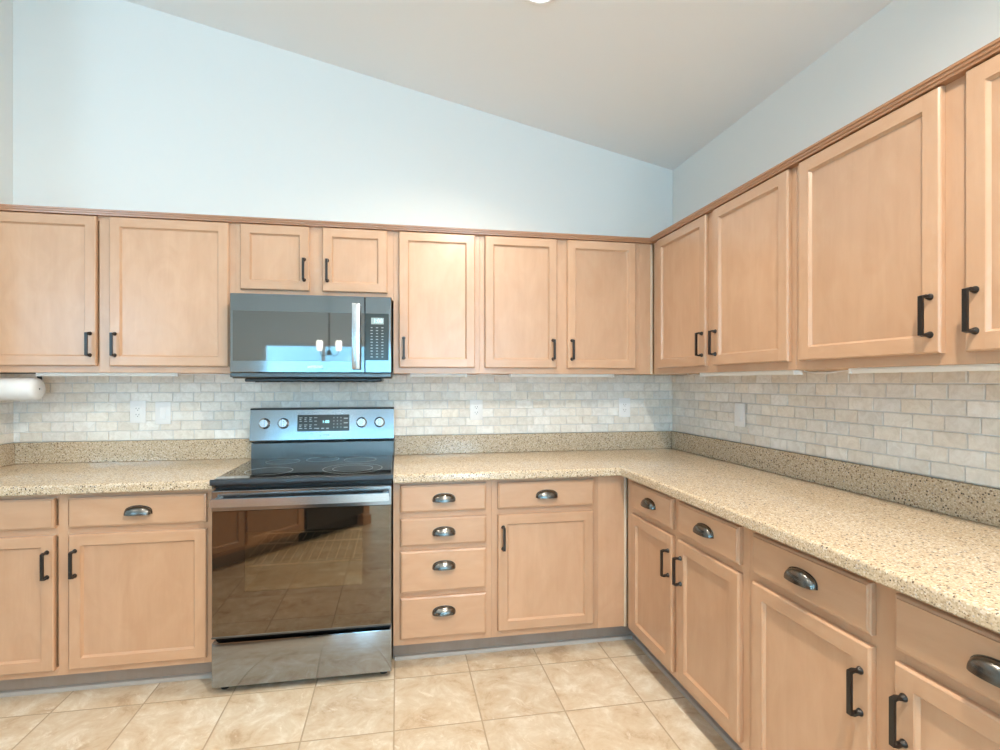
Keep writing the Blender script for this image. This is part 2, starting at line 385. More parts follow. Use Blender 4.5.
# tiles: every tile bevelled and a little different, one mesh per wall surface
def tiles(name, length, z0, z1, mtx, parent, wet=0.0):
    me_b = MB(); cols = []
    pw, ph, g = 0.1045, 0.0514, 0.0035
    rows = int(math.ceil((z1-z0)/ph-0.02))
    grout = MB(); grout.box(0, length, -0.0045, 0.0, z0, z1)
    for r in range(rows):
        x = -pw*random.choice((0.15, 0.3)) if r % 2 else -pw*0.65
        x += random.uniform(-0.004, 0.004)
        while x < length:
            a, bb = max(x+g/2, 0.001), min(x+pw-g/2, length-0.001)
            if bb-a > 0.012:
                n0 = len(me_b.bm.faces)
                j = lambda: random.uniform(-0.0008, 0.0008)
                me_b.box(a+j(), bb+j(), -0.009+j(), -0.002, z0+r*ph+g/2+j(), min(z0+(r+1)*ph-g/2, z1-0.001)+j(), 0.0022)
                u = random.random(); v = 0.92+0.14*random.random()
                base = Vector((0.89, 0.83, 0.74)).lerp(Vector((0.89, 0.87, 0.83)), u) if random.random() > 0.12 else Vector((0.92, 0.90, 0.86))
                cols += [tuple(base*v)]*(len(me_b.bm.faces)-n0)
            x += pw
    o = me_b.build(name, M_tile, parent, smooth=30)
    at = o.data.attributes.new('tile', 'FLOAT_COLOR', 'FACE')
    for k, cc in enumerate(cols): at.data[k].color = (*cc, 1)
    tag(o, kind='structure'); o.matrix_local = mtx
    gobj = grout.build('grout', M_grout, o, smooth=0); tag(gobj, kind='structure')
    return o
LIPZ, UB = 1.0245, 1.384
tiles('tile_backsplash', XR-XW, LIPZ, UB, Matrix.Translation((XW, 0, 0)), w_back)
rz = lambda a: Matrix.Rotation(math.radians(a), 4, 'Z')
tiles('tile_backsplash', 2.48, LIPZ, UB, Matrix.Translation((XR, -0.009, 0)) @ rz(-90), w_right)
tiles('tile_backsplash', 0.655, LIPZ, UB, Matrix.Translation((XW, -0.66, 0)) @ rz(90), w_left)

# ------------------------------------------------------------------ cabinet parts
def bar_pull():
    L, so, w, t = 0.115, 0.030, 0.0115, 0.0075
    b = MB(); h = L/2
    prof = [(-w/2, -t/2), (w/2, -t/2), (w/2, t/2), (-w/2, t/2)]
    b.sweep([(0, -0.004, -h+0.007), (0, -so+0.010, -h+0.004), (0, -so, -h+0.007), (0, -so, h-0.007), (0, -so+0.010, h-0.004), (0, -0.004, h-0.007)], prof, up=(1, 0, 0))
    for s in (-1, 1):
        b.lathe([(0.0095, 0.0), (0.0092, -0.003), (0.0068, -0.007), (0.0055, -0.013)], (0, 0, s*(h-0.006)), 'y', 16)
    return b.build('handle', M_bronze)
def cup_pull():
    a, d, h = 0.053, 0.029, 0.036
    b = MB(); nu, nv = 22, 9
    def grid(k, off):
        V = []
        for j in range(nv+1):
            v = (math.pi/2)*j/nv; row = []
            for i in range(nu+1):
                u = math.pi*i/nu; su = max(0.0, math.sin(u))**0.62
                row.append(b.bm.verts.new((-a*k*math.cos(u), -d*k*math.sin(v)*su-0.0005-off, h*k*math.cos(v)*su-0.015)))
            V.append(row)
        return V
    A, B = grid(1.0, 0.0), grid(0.93, 0.0)
    for G, fl in ((A, 0), (B, 1)):
        for j in range(nv):
            for i in range(nu):
                q = (G[j][i], G[j][i+1], G[j+1][i+1], G[j+1][i])
                try: b.bm.faces.new(q[::-1] if fl else q)
                except ValueError: pass
    for i in range(nu):
        b.bm.faces.new((A[nv][i], A[nv][i+1], B[nv][i+1], B[nv][i]))
    # thin flange that lies on the drawer front
    pts = [(-a*1.04*math.cos(math.pi*i/nu), h*1.06*max(0, math.sin(math.pi*i/nu))**0.62-0.015) for i in range(nu+1)]
    b.prism(pts, -0.0018, 0.0, 'y')
    bmesh.ops.remove_doubles(b.bm, verts=b.bm.verts, dist=0.00005)
    return b.build('cup_pull', M_pewter, smooth=50)
PULL, CUP = bar_pull(), cup_pull()
used = {'p': False, 'c': False}
def put(kind, parent, loc):
    o = PULL if kind == 'p' else CUP
    if not used[kind]:
        used[kind] = True; o.parent = parent; o.location = loc; return o
    return copy_part(o, parent, loc)

def door(parent, x0, x1, z0, z1, yf, handle=None, hz=None, T=0.019):
    """shaker door: back on yf, front at yf-T; handle 'l' / 'r' side"""
    w, h = x1-x0, z1-z0; st, e, sl, rec = 0.046, 0.005, 0.007, 0.011
    b = MB()
    def loop(i, y): return [(i, y, i), (w-i, y, i), (w-i, y, h-i), (i, y, h-i)]
    R = [loop(0, 0), loop(0, -T+0.006), loop(0.0015, -T+0.003), loop(e, -T)]
    V = [[b.bm.verts.new(p) for p in r] for r in R]
    for A, B in zip(V, V[1:]):
        for i in range(4):
            f = b.bm.faces.new((A[i], A[(i+1) % 4], B[(i+1) % 4], B[i])); f.material_index = 1 if i in (0, 2) else 0
    b.bm.faces.new(V[0][::-1])
    def quad(p, m): b.bm.faces.new([b.bm.verts.new(q) for q in p]).material_index = m
    q = -T
    quad([(e, q, e), (st, q, e), (st, q, h-e), (e, q, h-e)], 0); quad([(w-st, q, e), (w-e, q, e), (w-e, q, h-e), (w-st, q, h-e)], 0)
    quad([(st, q, e), (w-st, q, e), (w-st, q, st), (st, q, st)], 1); quad([(st, q, h-st), (w-st, q, h-st), (w-st, q, h-e), (st, q, h-e)], 1)
    I0, I1, I2 = loop(st, q), loop(st+0.001, q+0.0035), loop(st+sl, q+rec)
    for A, B in ((I0, I1), (I1, I2)):
        for i in range(4): quad([A[i], A[(i+1) % 4], B[(i+1) % 4], B[i]], 1 if i in (0, 2) else 0)
    bmesh.ops.remove_doubles(b.bm, verts=b.bm.verts, dist=0.00001)
    o = b.build('door', [M_wv, M_wh], parent, (x0, yf, z0), smooth=20)
    p = MB(); p.box(st+sl-0.004, w-st-sl+0.004, q+rec, -0.003, st+sl-0.004, h-st-sl+0.004)
    p.build('door_panel', M_wv, o, smooth=0)
    if handle:
        hx = 0.025 if handle == 'l' else w-0.025
        put('p', o, (hx, -T, hz-z0))
    return o
def drawer(parent, x0, x1, z0, z1, yf, up=0.0, T=0.019):
    w, h = x1-x0, z1-z0; b = MB()
    def loop(i, y): return [(i, y, i), (w-i, y, i), (w-i, y, h-i), (i, y, h-i)]
    b.rings([loop(0, 0), loop(0, -T+0.007), loop(0.002, -T+0.004), loop(0.007, -T+0.0025), loop(0.0085, -T)])
    o = b.build('drawer', M_wh, parent, (x0, yf, z0), smooth=20)
    put('c', o, (w/2, -T, h/2+up))
    return o
def cabinet(name, label, loc, rot, W, z0, z1, D, frame, cat, toe=None, doors=(), drawers=(), filler=None, x_start=0.0, body_w=None):
    """frame: list of (x0,x1,z0,z1,'v'/'h') face-frame members; local front is -y"""
    t = thing(name, label, cat, loc, rot)
    b = MB(); b.box(x_start, body_w or W, -(D-0.019), -0.012, z0, z1); b.build('carcass', M_in, t, smooth=0)
    f = MB()
    for (a, c_, e, g, k) in frame: f.box(a, c_, -D, -(D-0.019), e, g, 0.0006, 0 if k == 'v' else 1)
    f.build('face_frame', [M_wv, M_wh], t, smooth=0)
    for (a, c_, e, g, hd, hz) in doors: door(t, a, c_, e, g, -D-0.0005, hd, hz)
    for (a, c_, e, g, up) in drawers: drawer(t, a, c_, e, g, -D-0.0005, up)
    if filler:
        q = MB(); q.box(filler[0], filler[1], -D-0.0015, -(D-0.019), z0, z1, 0.0006); q.build('filler_panel', M_wv, t, smooth=0)
        q = MB(); q.box(filler[1]-0.0165, filler[1]-0.004, -D-0.0105, -D-0.0018, z0+0.001, z1-0.011, 0.0025, 0, 2); q.build('corner_bead', M_bead, t)
    if toe:
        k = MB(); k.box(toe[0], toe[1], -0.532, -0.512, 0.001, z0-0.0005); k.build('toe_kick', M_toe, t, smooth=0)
    return t
def frame_for(xs, z0, z1, rails):
    """xs: stiles [(x0,x1)..] full height; rails [(z0,z1)..] across the outer span between stiles"""
    F = [(a, b, z0, z1, 'v') for a, b in xs]
    for (p, q) in zip(xs, xs[1:]):
        for (e, g) in rails: F.append((p[1], q[0], e, g, 'h'))
    return F

# wall cabinets on the back wall (world x used as local x)
ZB, ZT = UB, 2.140; UD = 0.305; dz0, dz1 = 1.415, 2.130; hu = 1.5175
UR = [(ZB, ZB+0.045), (ZT-0.03, ZT)]
def upper(label, xs, doors, zb=ZB, filler=None, loc=(0, 0, 0), rot=0.0, body_w=None):
    rails = [(zb, zb+0.045), (ZT-0.03, ZT)]
    return cabinet('wall_cabinet', label, loc, rot, xs[-1][1], zb, ZT, UD, frame_for(xs, zb, ZT, rails), 'cabinet', None, doors, (), filler, xs[0][0], body_w)
upper('two-door maple wall cabinet at the left edge of the photo above the paper towel roll', [(XW, -0.650), (-0.130, -0.086), (0.440, 0.482)],
      [(-0.666, -0.136, dz0, dz1, 'r', hu), (-0.080, 0.452, dz0, dz1, 'l', hu)])
upper('short two-door maple wall cabinet directly above the microwave', [(0.4825, 0.520), (0.820, 0.915), (1.215, 1.2565)],
      [(0.505, 0.836, 1.802, dz1, 'r', 1.909), (0.899, 1.226, 1.802, dz1, 'l', 1.909)], 1.768)
upper('single-door maple wall cabinet just right of the microwave', [(1.257, 1.30), (1.675, 1.7155)],
      [(1.285, 1.689, dz0, dz1, 'l', hu)])
upper('two-door maple wall cabinet on the back wall, ending in the corner', [(1.716, 1.76), (2.135, 2.222), (2.60, 2.642)],
      [(1.743, 2.149, dz0, dz1, 'r', hu), (2.208, 2.615, dz0, dz1, 'l', hu)], filler=(2.642, XR-UD+0.002), body_w=XR-0.012)
upper('two-door maple wall cabinet on the right wall, nearest the corner', [(0.3265, 0.40), (0.83, 0.907), (1.335, 1.3735)],
      [(0.390, 0.842, dz0, dz1, 'r', hu), (0.896, 1.352, dz0, dz1, 'l', hu)], loc=(XR, 0, 0), rot=-R90)
upper('wide-door maple wall cabinet on the right wall, cut by the right edge of the photo', [(1.374, 1.415), (1.875, 1.960), (2.42, 2.465)],
      [(1.402, 1.888, dz0, dz1, 'r', hu), (1.947, 2.433, dz0, dz1, 'l', hu)], loc=(XR, 0, 0), rot=-R90)
# crown strip along the top of the wall cabinets
prof = [(-0.305, 2.131), (-0.328, 2.133), (-0.329, 2.140), (-0.333, 2.142), (-0.334, 2.149), (-0.338, 2.151), (-0.339, 2.158), (-0.285, 2.158), (-0.285, 2.1405), (-0.305, 2.1405)]
b = MB()
b.rings([[(XW+0.001, y, z) for y, z in prof], [(XR+y, y, z) for y, z in prof], [(XR+y, -2.465, z) for y, z in prof]])
struct(b, 'trim_1', M_trim, smooth=0)

# base cabinets
TB, TT, BD = 0.105, 0.8735, 0.610
d0, d1, r0, r1, hb = 0.133, 0.698, 0.726, 0.853, 0.578
BR = [(TB, TB+0.035), (0.690, 0.735), (0.845, TT)]
def base(label, xs, doors, drawers, rails=BR, filler=None, toe=None, loc=(0, 0, 0), rot=0.0, body_w=None, x_start=None):
    return cabinet('base_cabinet', label, loc, rot, xs[-1][1], TB, TT, BD, frame_for(xs, TB, TT, rails), 'cabinet', toe or (xs[0][0], xs[-1][1]), doors, drawers, filler,
                   xs[0][0] if x_start is None else x_start, body_w)
base('two-door two-drawer maple base cabinet left of the range', [(XW, -0.650), (-0.125, -0.088), (0.440, 0.4905)],
     [(-0.665, -0.132, d0, d1, 'r', hb), (-0.079, 0.455, d0, d1, 'l', hb)], [(-0.665, -0.132, r0, r1, 0), (-0.079, 0.455, r0, r1, 0)])
base('narrow maple base cabinet with a stack of four drawers right of the range', [(1.2585, 1.305), (1.685, 1.7255)], (),
     [(1.291, 1.697, 0.729, 0.856, 0), (1.291, 1.697, 0.571, 0.700, 0), (1.291, 1.697, 0.355, 0.547, 0.025), (1.291, 1.697, 0.138, 0.331, 0.028)],
     [(TB, TB+0.04), (0.325, 0.360), (0.542, 0.576), (0.695, 0.734), (0.848, TT)])
base('maple base cabinet with one drawer over one door on the back wall beside the corner', [(1.726, 1.768), (2.225, 2.268)],
     [(1.754, 2.238, d0+0.006, d1+0.002, 'l', 0.588)], [(1.754, 2.238, 0.728, 0.854, 0)], filler=(2.268, XR-BD+0.002), toe=(1.726, XR-0.532), body_w=XR-0.012)
base('maple base cabinet on the right wall nearest the corner, two doors under two drawers', [(0.6315, 0.72), (1.06, 1.13), (1.48, 1.5215)],
     [(0.702, 1.072, d0, d1, 'r', hb), (1.117, 1.490, d0, d1, 'l', hb)], [(0.702, 1.072, r0, r1, 0), (1.117, 1.490, r0, r1, 0)], loc=(XR, 0, 0), rot=-R90, toe=(0.5325, 1.5215))
base('maple base cabinet on the right wall nearest the camera, at the lower right', [(1.522, 1.57), (1.955, 2.04), (2.44, 2.482)],
     [(1.555, 1.968, d0, d1, 'r', hb), (2.027, 2.452, d0, d1, 'l', hb)], [(1.555, 1.968, r0, r1, 0), (2.027, 2.452, r0, r1, 0)], loc=(XR, 0, 0), rot=-R90)
# small shoe moulding on the floor at the toe kicks
sh = [(-0.532, 0.0005), (-0.548, 0.0005), (-0.5475, 0.008), (-0.543, 0.016), (-0.532, 0.020)]
b = MB(); b.prism(sh, XW+0.001, 0.482, 'x'); struct(b, 'baseboard_left', M_shoe)
b = MB(); b.rings([[(1.2655, y, z) for y, z in sh], [(XR+y, y, z) for y, z in sh], [(XR+y, -2.482, z) for y, z in sh]]); struct(b, 'baseboard_right', M_shoe)

# ------------------------------------------------------------------ countertops
CE, CT, CB = 0.6608, 0.914, 0.874
def edge(y_front, y_back):
    r = 0.010
    return [(y_back, CB), (y_front+0.004, CB), (y_front, CB+0.004), (y_front, CT-r)] + \
           [(y_front+r-r*math.cos(t), CT-r+r*math.sin(t)) for t in (0.5, 1.05)] + [(y_front+r, CT), (y_back, CT)]
t = thing('countertop', 'short speckled quartz countertop left of the range, running to the left wall', 'countertop', (-0.1, -0.33, CB))
def rel(o, p):
    o.parent = p; o.matrix_parent_inverse = p.matrix_basis.inverted(); return o
b = MB(); b.prism(edge(-CE, -0.002), XW+0.002, 0.4905, 'x'); rel(b.build('slab', M_quartz), t)
b = MB(); b.box(XW+0.0225, 0.4905, -0.022, -0.001, CT+0.0003, LIPZ-0.001, 0.002); rel(b.build('backsplash_strip', M_quartz), t)
b = MB(); b.box(XW+0.001, XW+0.022, -CE+0.01, -0.001, CT+0.0003, LIPZ-0.001, 0.002); rel(b.build('backsplash_strip', M_quartz), t)
t = thing('countertop', 'long L-shaped speckled quartz countertop right of the range, turning along the right wall', 'countertop', (2.4, -0.33, CB))
b = MB(); pr = edge(-CE, -0.002)
b.rings([[(1.2595, y, z) for y, z in pr], [(XR+y, y, z) for y, z in pr], [(XR+y, -2.49, z) for y, z in pr]])
rel(b.build('slab', M_quartz), t)
b = MB(); b.box(1.2595, XR-0.0225, -0.022, -0.001, CT+0.0003, LIPZ-0.001, 0.002); rel(b.build('backsplash_strip', M_quartz), t)
b = MB(); b.box(XR-0.022, XR-0.001, -2.49, -0.001, CT+0.0003, LIPZ-0.001, 0.002); rel(b.build('backsplash_strip', M_quartz), t)

# ------------------------------------------------------------------ range
rg = thing('electric_range', 'stainless electric range with black glass cooktop and oven door, between the base cabinets', 'stove', (0.4955, 0, 0))
RW = 0.760
WX0, WX1, WZ0, WZ1 = 0.136, 0.628, 0.436, 0.692
b = MB()   # hollow body round the oven cavity
b.box(0.004, 0.08, -0.645, -0.03, 0.035, 0.896); b.box(RW-0.08, RW-0.004, -0.645, -0.03, 0.035, 0.896)
b.box(0.08, RW-0.08, -0.645, -0.03, 0.035, 0.36); b.box(0.08, RW-0.08, -0.645, -0.03, 0.76, 0.896); b.box(0.08, RW-0.08, -0.10, -0.03, 0.36, 0.76)
b.build('oven_body', M_black, rg, smooth=0)
b = MB()
for q in ((0.0805, 0.083, -0.64, -0.1005, 0.3605, 0.7595), (RW-0.083, RW-0.0805, -0.64, -0.1005, 0.3605, 0.7595), (0.083, RW-0.083, -0.64, -0.1005, 0.3605, 0.363), (0.083, RW-0.083, -0.64, -0.1005, 0.757, 0.7595), (0.083, RW-0.083, -0.103, -0.1005, 0.363, 0.757)): b.box(*q)
b.build('oven_cavity', M_cav, rg, smooth=0)
b = MB(); rz_ = 0.520
for y in (-0.615, -0.30, -0.12): b.tube([(0.085, y, rz_), (RW-0.085, y, rz_)], 0.0032)
for k in range(15): b.tube([(0.10+k*0.04, -0.615, rz_+0.003), (0.10+k*0.04, -0.12, rz_+0.003)], 0.0016, 6)
b.build('oven_rack', M_rack, rg)
for x in (0.04, RW-0.04):
    for y in (-0.63, -0.08):
        b = MB(); b.lathe([(0.018, 0.0), (0.018, 0.02), (0.010, 0.022), (0.010, 0.04)], (x, y, 0), 'z', 16); b.build('foot', M_black, rg)
# drawer
b = MB(); b.box(0.003, RW-0.003, -0.693, -0.650, 0.034, 0.224, 0.004, 0, 2); b.build('storage_drawer', M_steel, rg)
# oven door: steel head with glass below
dr = MB()
dr.box(0.003, WX0-0.01, -0.688, -0.652, 0.250, 0.872, 0.002); dr.box(WX1+0.01, RW-0.003, -0.688, -0.652, 0.250, 0.872, 0.002)
dr.box(WX0-0.01, WX1+0.01, -0.688, -0.652, 0.250, WZ0-0.01); dr.box(WX0-0.01, WX1+0.01, -0.688, -0.652, WZ1+0.01, 0.872)
dr = dr.build('oven_door', M_black, rg)
b = MB(); b.box(0.003, RW-0.003, -0.694, -0.6885, 0.785, 0.872, 0.002); b.build('door_head', M_steel_lit, dr, smooth=0)
b = MB()
b.box(0.006, WX0, -0.6935, -0.6885, 0.252, 0.7845); b.box(WX1, RW-0.006, -0.6935, -0.6885, 0.252, 0.7845)
b.box(WX0, WX1, -0.6935, -0.6885, 0.252, WZ0); b.box(WX0, WX1, -0.6935, -0.6885, WZ1, 0.7845)
b.build('oven_glass', M_oglass, dr, smooth=0)
b = MB(); b.box(WX0, WX1, -0.6934, -0.6886, WZ0, WZ1); b.build('oven_window', M_owin, dr, smooth=0)
b = MB(); b.box(0.003, RW-0.003, -0.694, -0.6885, 0.243, 0.2515, 0.001); b.build('door_foot_strip', M_steel2, dr)
b = MB()   # handle: wide flat bar, slightly bowed, on two stand-offs
n = 14; prof = []
path = [(0.014+(RW-0.028)*i/n, -0.738-0.008*math.sin(math.pi*i/n), 0.832) for i in range(n+1)]
b.sweep(path, [(-0.017, -0.006), (-0.013, -0.009), (0.013, -0.009), (0.017, -0.006), (0.017, 0.006), (-0.017, 0.006)], up=(0, 0, 1))
for x in (0.030, RW-0.030): b.box(x-0.012, x+0.012, -0.736, -0.694, 0.820, 0.844, 0.003)
b.build('handle', M_bar, dr, smooth=25)
# cooktop
ck = MB(); ck.prism([(-0.085, 0.9155), (-0.668, 0.9155), (-0.684, 0.922), (-0.692, 0.921), (-0.694, 0.916), (-0.694, 0.900), (-0.690, 0.896), (-0.085, 0.896)], -0.004, RW+0.003, 'x')
ck = ck.build('cooktop', M_band, rg, smooth=40)
b = MB(); b.box(0.006, RW-0.006, -0.670, -0.086, 0.9156, 0.9215, 0.001); gl = b.build('cooktop_glass', M_ctop, ck)
def ring(cx, cy, r, w=0.0022):
    q = MB(); q.lathe([(r-w, 0.92155), (r-w, 0.9218), (r, 0.9218), (r, 0.92155)], (cx, cy, 0), 'z', 56, caps=False); return q.build('burner_ring', M_ring, ck)
for cx, cy, r in ((0.19, -0.50, 0.105), (0.57, -0.49, 0.140), (0.57, -0.49, 0.095), (0.19, -0.215, 0.085), (0.385, -0.17, 0.085), (0.585, -0.215, 0.085)): ring(cx, cy, r)
# backguard
bgd = MB()
bgd.prism([(-0.030, 0.9), (-0.088, 0.9), (-0.092, 0.950), (-0.086, 1.004), (-0.030, 1.004)], 0.0, RW, 'x')
bgd = bgd.build('backguard', M_steel2, rg, smooth=30)
b = MB(); b.prism([(-0.030, 1.006), (-0.086, 1.006), (-0.112, 1.016), (-0.116, 1.023), (-0.098, 1.186), (-0.030, 1.186)], -0.002, RW+0.002, 'x'); b.build('control_panel', M_steel_lit, bgd, smooth=30)
b = MB(); b.box(-0.003, RW+0.003, -0.1, -0.028, 1.1862, 1.1955, 0.003); b.build('top_cap', M_black, bgd)
sl = math.atan2(0.018, 0.163)       # the lean of the panel
def onp(z): return -0.116+0.018*(z-1.023)/0.163
b = MB(); b.box(-0.138, 0.138, -0.003, 0.002, -0.045, 0.045, 0.0015)
dp = b.build('control_display', M_panel, rg, (0.380, onp(1.113)-0.0005, 1.113)); dp.rotation_euler = (-sl, 0, 0)
lettering('clock_digits', '1:00', 0.022, M_lcd, dp, (0.012, -0.0034, 0.006))
def keys(parent, spots, y, m):
    src = {}
    for x, z, w, h in spots:
        k = (round(w, 4), round(h, 4))
        if k not in src:
            q = MB(); q.box(-w/2, w/2, -0.0004, 0.0, -h/2, h/2); src[k] = q.build('key', m, parent, (x, y, z), smooth=0)
        else: copy_part(src[k], parent, (x, y, z))
sp_ = []
for rr, z in enumerate((0.029, 0.010, -0.010, -0.029)):
    for k in range(4):
        sp_.append((-0.120+k*0.026, z, (0.017, 0.013, 0.015)[(k+rr) % 3], 0.0035))
        if rr in (0, 2) and k < 3: sp_.append((-0.122+k*0.026, z-0.0085, 0.010, 0.004))
sp_ += [(0.055+i*0.019, 0.028-j*0.0175, 0.0055, 0.0045) for i in range(3) for j in range(4)]
sp_ += [(-0.030+k*0.026, -0.030, 0.015, 0.005) for k in range(3)] + [(0.119, 0.024-j*0.025, 0.022, 0.006) for j in range(3)]
keys(dp, sp_, -0.003, M_print2)
kn = MB()
kn.lathe([(0.0295, 0.0), (0.0295, -0.003), (0.026, -0.006), (0.0245, -0.020), (0.021, -0.023)], (0, 0, 0), 'y', 32)
kn.box(-0.0055, 0.0055, -0.033, -0.022, -0.023, 0.023, 0.002)
k0 = kn.build('knob', M_bar, bgd, (0.0725, onp(1.113)-0.0002, 1.113), smooth=30); k0.rotation_euler = (-sl, 0, 0)
for x in (0.170, 0.584, 0.683): copy_part(k0, bgd, (x, onp(1.113)-0.0002, 1.113))
lettering('logo_lettering', 'SAMSUNG', 0.012, M_steel2, bgd, (0.386, onp(1.045)-0.0006, 1.045), (R90-sl, 0, 0))

# ------------------------------------------------------------------ microwave
MW, MX = 0.755, 0.4945
mw = thing('microwave', 'stainless over-the-range microwave hung under the short wall cabinet', 'microwave', (MX, 0, 1.36))
b = MB(); b.prism([(-0.012, 0.008), (-0.400, -0.004), (-0.415, 0.004), (-0.415, 0.402), (-0.012, 0.402)], 0.002, MW-0.002, 'x'); b.build('oven_body', M_steel2, mw, smooth=0)
b = MB()   # underside grille and lamp covers
b.box(0.05, MW-0.05, -0.385, -0.05, -0.020, -0.0035, 0.004)
for k in range(18): b.box(0.09+k*0.033, 0.108+k*0.033, -0.35, -0.09, -0.0225, -0.0195)
b.build('vent_grille', M_black, mw, smooth=0)
SE = 0.6245
dr = MB(); dr.box(0.001, SE-0.001, -0.445, -0.4155, 0.024, 0.401, 0.003); dr = dr.build('door', M_steel, mw, smooth=0)
b = MB(); b.box(0.015, SE-0.0015, -0.4475, -0.4452, 0.080, 0.318, 0.001); b.build('window', M_mglass, dr)
b = MB(); b.box(0.565, 0.605, -0.494, -0.480, 0.040, 0.361, 0.005, 0, 2)
for z in (0.062, 0.339): b.box(0.573, 0.597, -0.482, -0.445, z-0.012, z+0.012, 0.002)
b.build('handle', M_bar, dr, smooth=30)
lettering('logo_lettering', 'SAMSUNG', 0.0155, M_print, dr, (0.388, -0.4456, 0.053))
cp = MB(); cp.box(SE+0.001, MW-0.001, -0.445, -0.4155, 0.024, 0.401, 0.003); cp = cp.build('control_panel', M_steel, mw, smooth=0)
b = MB(); b.box(SE+0.002, 0.740, -0.4475, -0.4452, 0.086, 0.318, 0.001); kp = b.build('keypad', M_panel, cp)
b = MB(); b.box(0.655, 0.716, -0.4482, -0.4474, 0.265, 0.297); lw = b.build('display', M_lcdbg, cp, smooth=0)
lettering('clock_digits', '1:00', 0.026, M_lcd, cp, (0.688, -0.4484, 0.281))
keys(cp, [(0.6575+i*0.026, 0.248-j*0.0145, 0.011 if (i+j) % 3 else 0.008, 0.0035) for j in range(11) for i in range(3)], -0.4475, M_print2)
b = MB(); b.box(0.001, MW-0.001, -0.442, -0.4155, 0.001, 0.0232, 0.003); b.build('bottom_rail', M_steel2, mw)

# ------------------------------------------------------------------ outlets and switches
def outlet(label, loc, rot, style, cat):
    t = thing('wall_outlet' if style == 'duplex' else 'wall_switch', label, cat, loc, rot)
    w, h = 0.078, 0.120
    b = MB(); b.box(-w/2, w/2, -0.0055, 0.0, -h/2, h/2, 0.0025, 0, 2); b.build('cover_plate', M_white, t)
    b = MB(); b.box(-0.0168, 0.0168, -0.0075, -0.005, -0.0335, 0.0335, 0.001); f = b.build('insert', M_white, t)
    if style == 'duplex':
        for s in (1, -1):
            q = MB(); q.box(-0.0085, -0.0062, -0.0080, -0.0074, s*0.0165-0.001, s*0.0165+0.0065); q.box(0.0055, 0.0078, -0.0080, -0.0074, s*0.0165-0.001, s*0.0165+0.0065)
            q.lathe([(0.0024, -0.0074), (0.0024, -0.0080)], (0, 0, s*0.0165-0.007), 'y', 10); q.build('socket_slots', M_slot, f)
    else:
        q = MB(); q.prism([(-0.0074, -0.029), (-0.0105, -0.0285), (-0.0078, 0.0), (-0.0074, 0.029)], -0.0135, 0.0135, 'x'); q.build('rocker', M_white, f)
    return t
TY = -0.0096
outlet('left white outlet with sockets on the back wall tile, left of the range', (-0.097, TY, 1.178), 0, 'duplex', 'outlet')
outlet('white rocker switch plate beside the left outlet on the back wall tile', (0.026, TY, 1.170), 0, 'rocker', 'switch')
outlet('white outlet in the tile right of the range, above the four-drawer cabinet', (1.743, TY, 1.171), 0, 'duplex', 'outlet')
outlet('white outlet on the back wall tile nearest the corner', (2.691, TY, 1.178), 0, 'duplex', 'outlet')
outlet('white switch plate on the tile of the right wall', (XR+TY-0.009, -0.678, 1.170), -R90, 'rocker', 'switch')

# ------------------------------------------------------------------ lights under the wall cabinets
def light_bar(label, L, loc, rot=0.0, cord=None):
    t = thing('under_cabinet_light', label, 'light', loc, rot, None)
    b = MB(); b.prism([(-0.018, 0.0), (-0.018, -0.006), (-0.012, -0.0165), (0.016, -0.0165), (0.018, -0.012), (0.018, 0.0)], 0, L, 'x'); b.build('housing', M_strip, t, smooth=0)
    for x in (0.0, L):
        b = MB(); b.box(x-0.004, x+0.004, -0.019, 0.019, -0.0175, -0.0004, 0.001); b.build('end_cap', M_white, t)
    if cord:
        b = MB(); b.tube(cord, 0.0022); b.build('cord', M_white, t)
    return t
ZL = UB-0.0006
light_bar('white light bar under the wall cabinet left of the microwave', 0.612, (-0.411, -0.262, ZL), cord=[(0.612, 0, -0.008), (0.66, 0.0, -0.006), (0.72, 0.01, -0.004), (0.80, 0.0, -0.007), (0.875, 0.02, -0.012)])
light_bar('short white light bar under the single-door cabinet right of the microwave', 0.298, (1.349, -0.262, ZL), cord=[(0.298, 0, -0.008), (0.34, 0, -0.009), (0.38, 0.01, -0.003), (0.43, 0.0, -0.004), (0.48, 0.0, -0.010), (0.549, 0.0, -0.008)])
light_bar('white light bar under the two-door cabinet on the back wall beside the corner', 0.601, (1.898, -0.262, ZL))
light_bar('white light bar under the corner cabinet on the right wall', 0.598, (XR-0.262, -0.734, ZL), -R90, cord=[(0, 0, -0.006), (-0.03, 0, -0.012), (-0.07, 0.0, -0.004), (-0.12, 0.0, -0.010), (-0.17, 0.02, -0.003)])
light_bar('white light bar under the wall cabinet at the right edge of the photo', 0.62, (XR-0.262, -1.57, ZL), -R90, cord=[(0, 0, -0.006), (-0.05, 0, -0.008), (-0.10, 0.0, -0.013), (-0.16, 0.0, -0.012), (-0.22, 0.01, -0.004)])

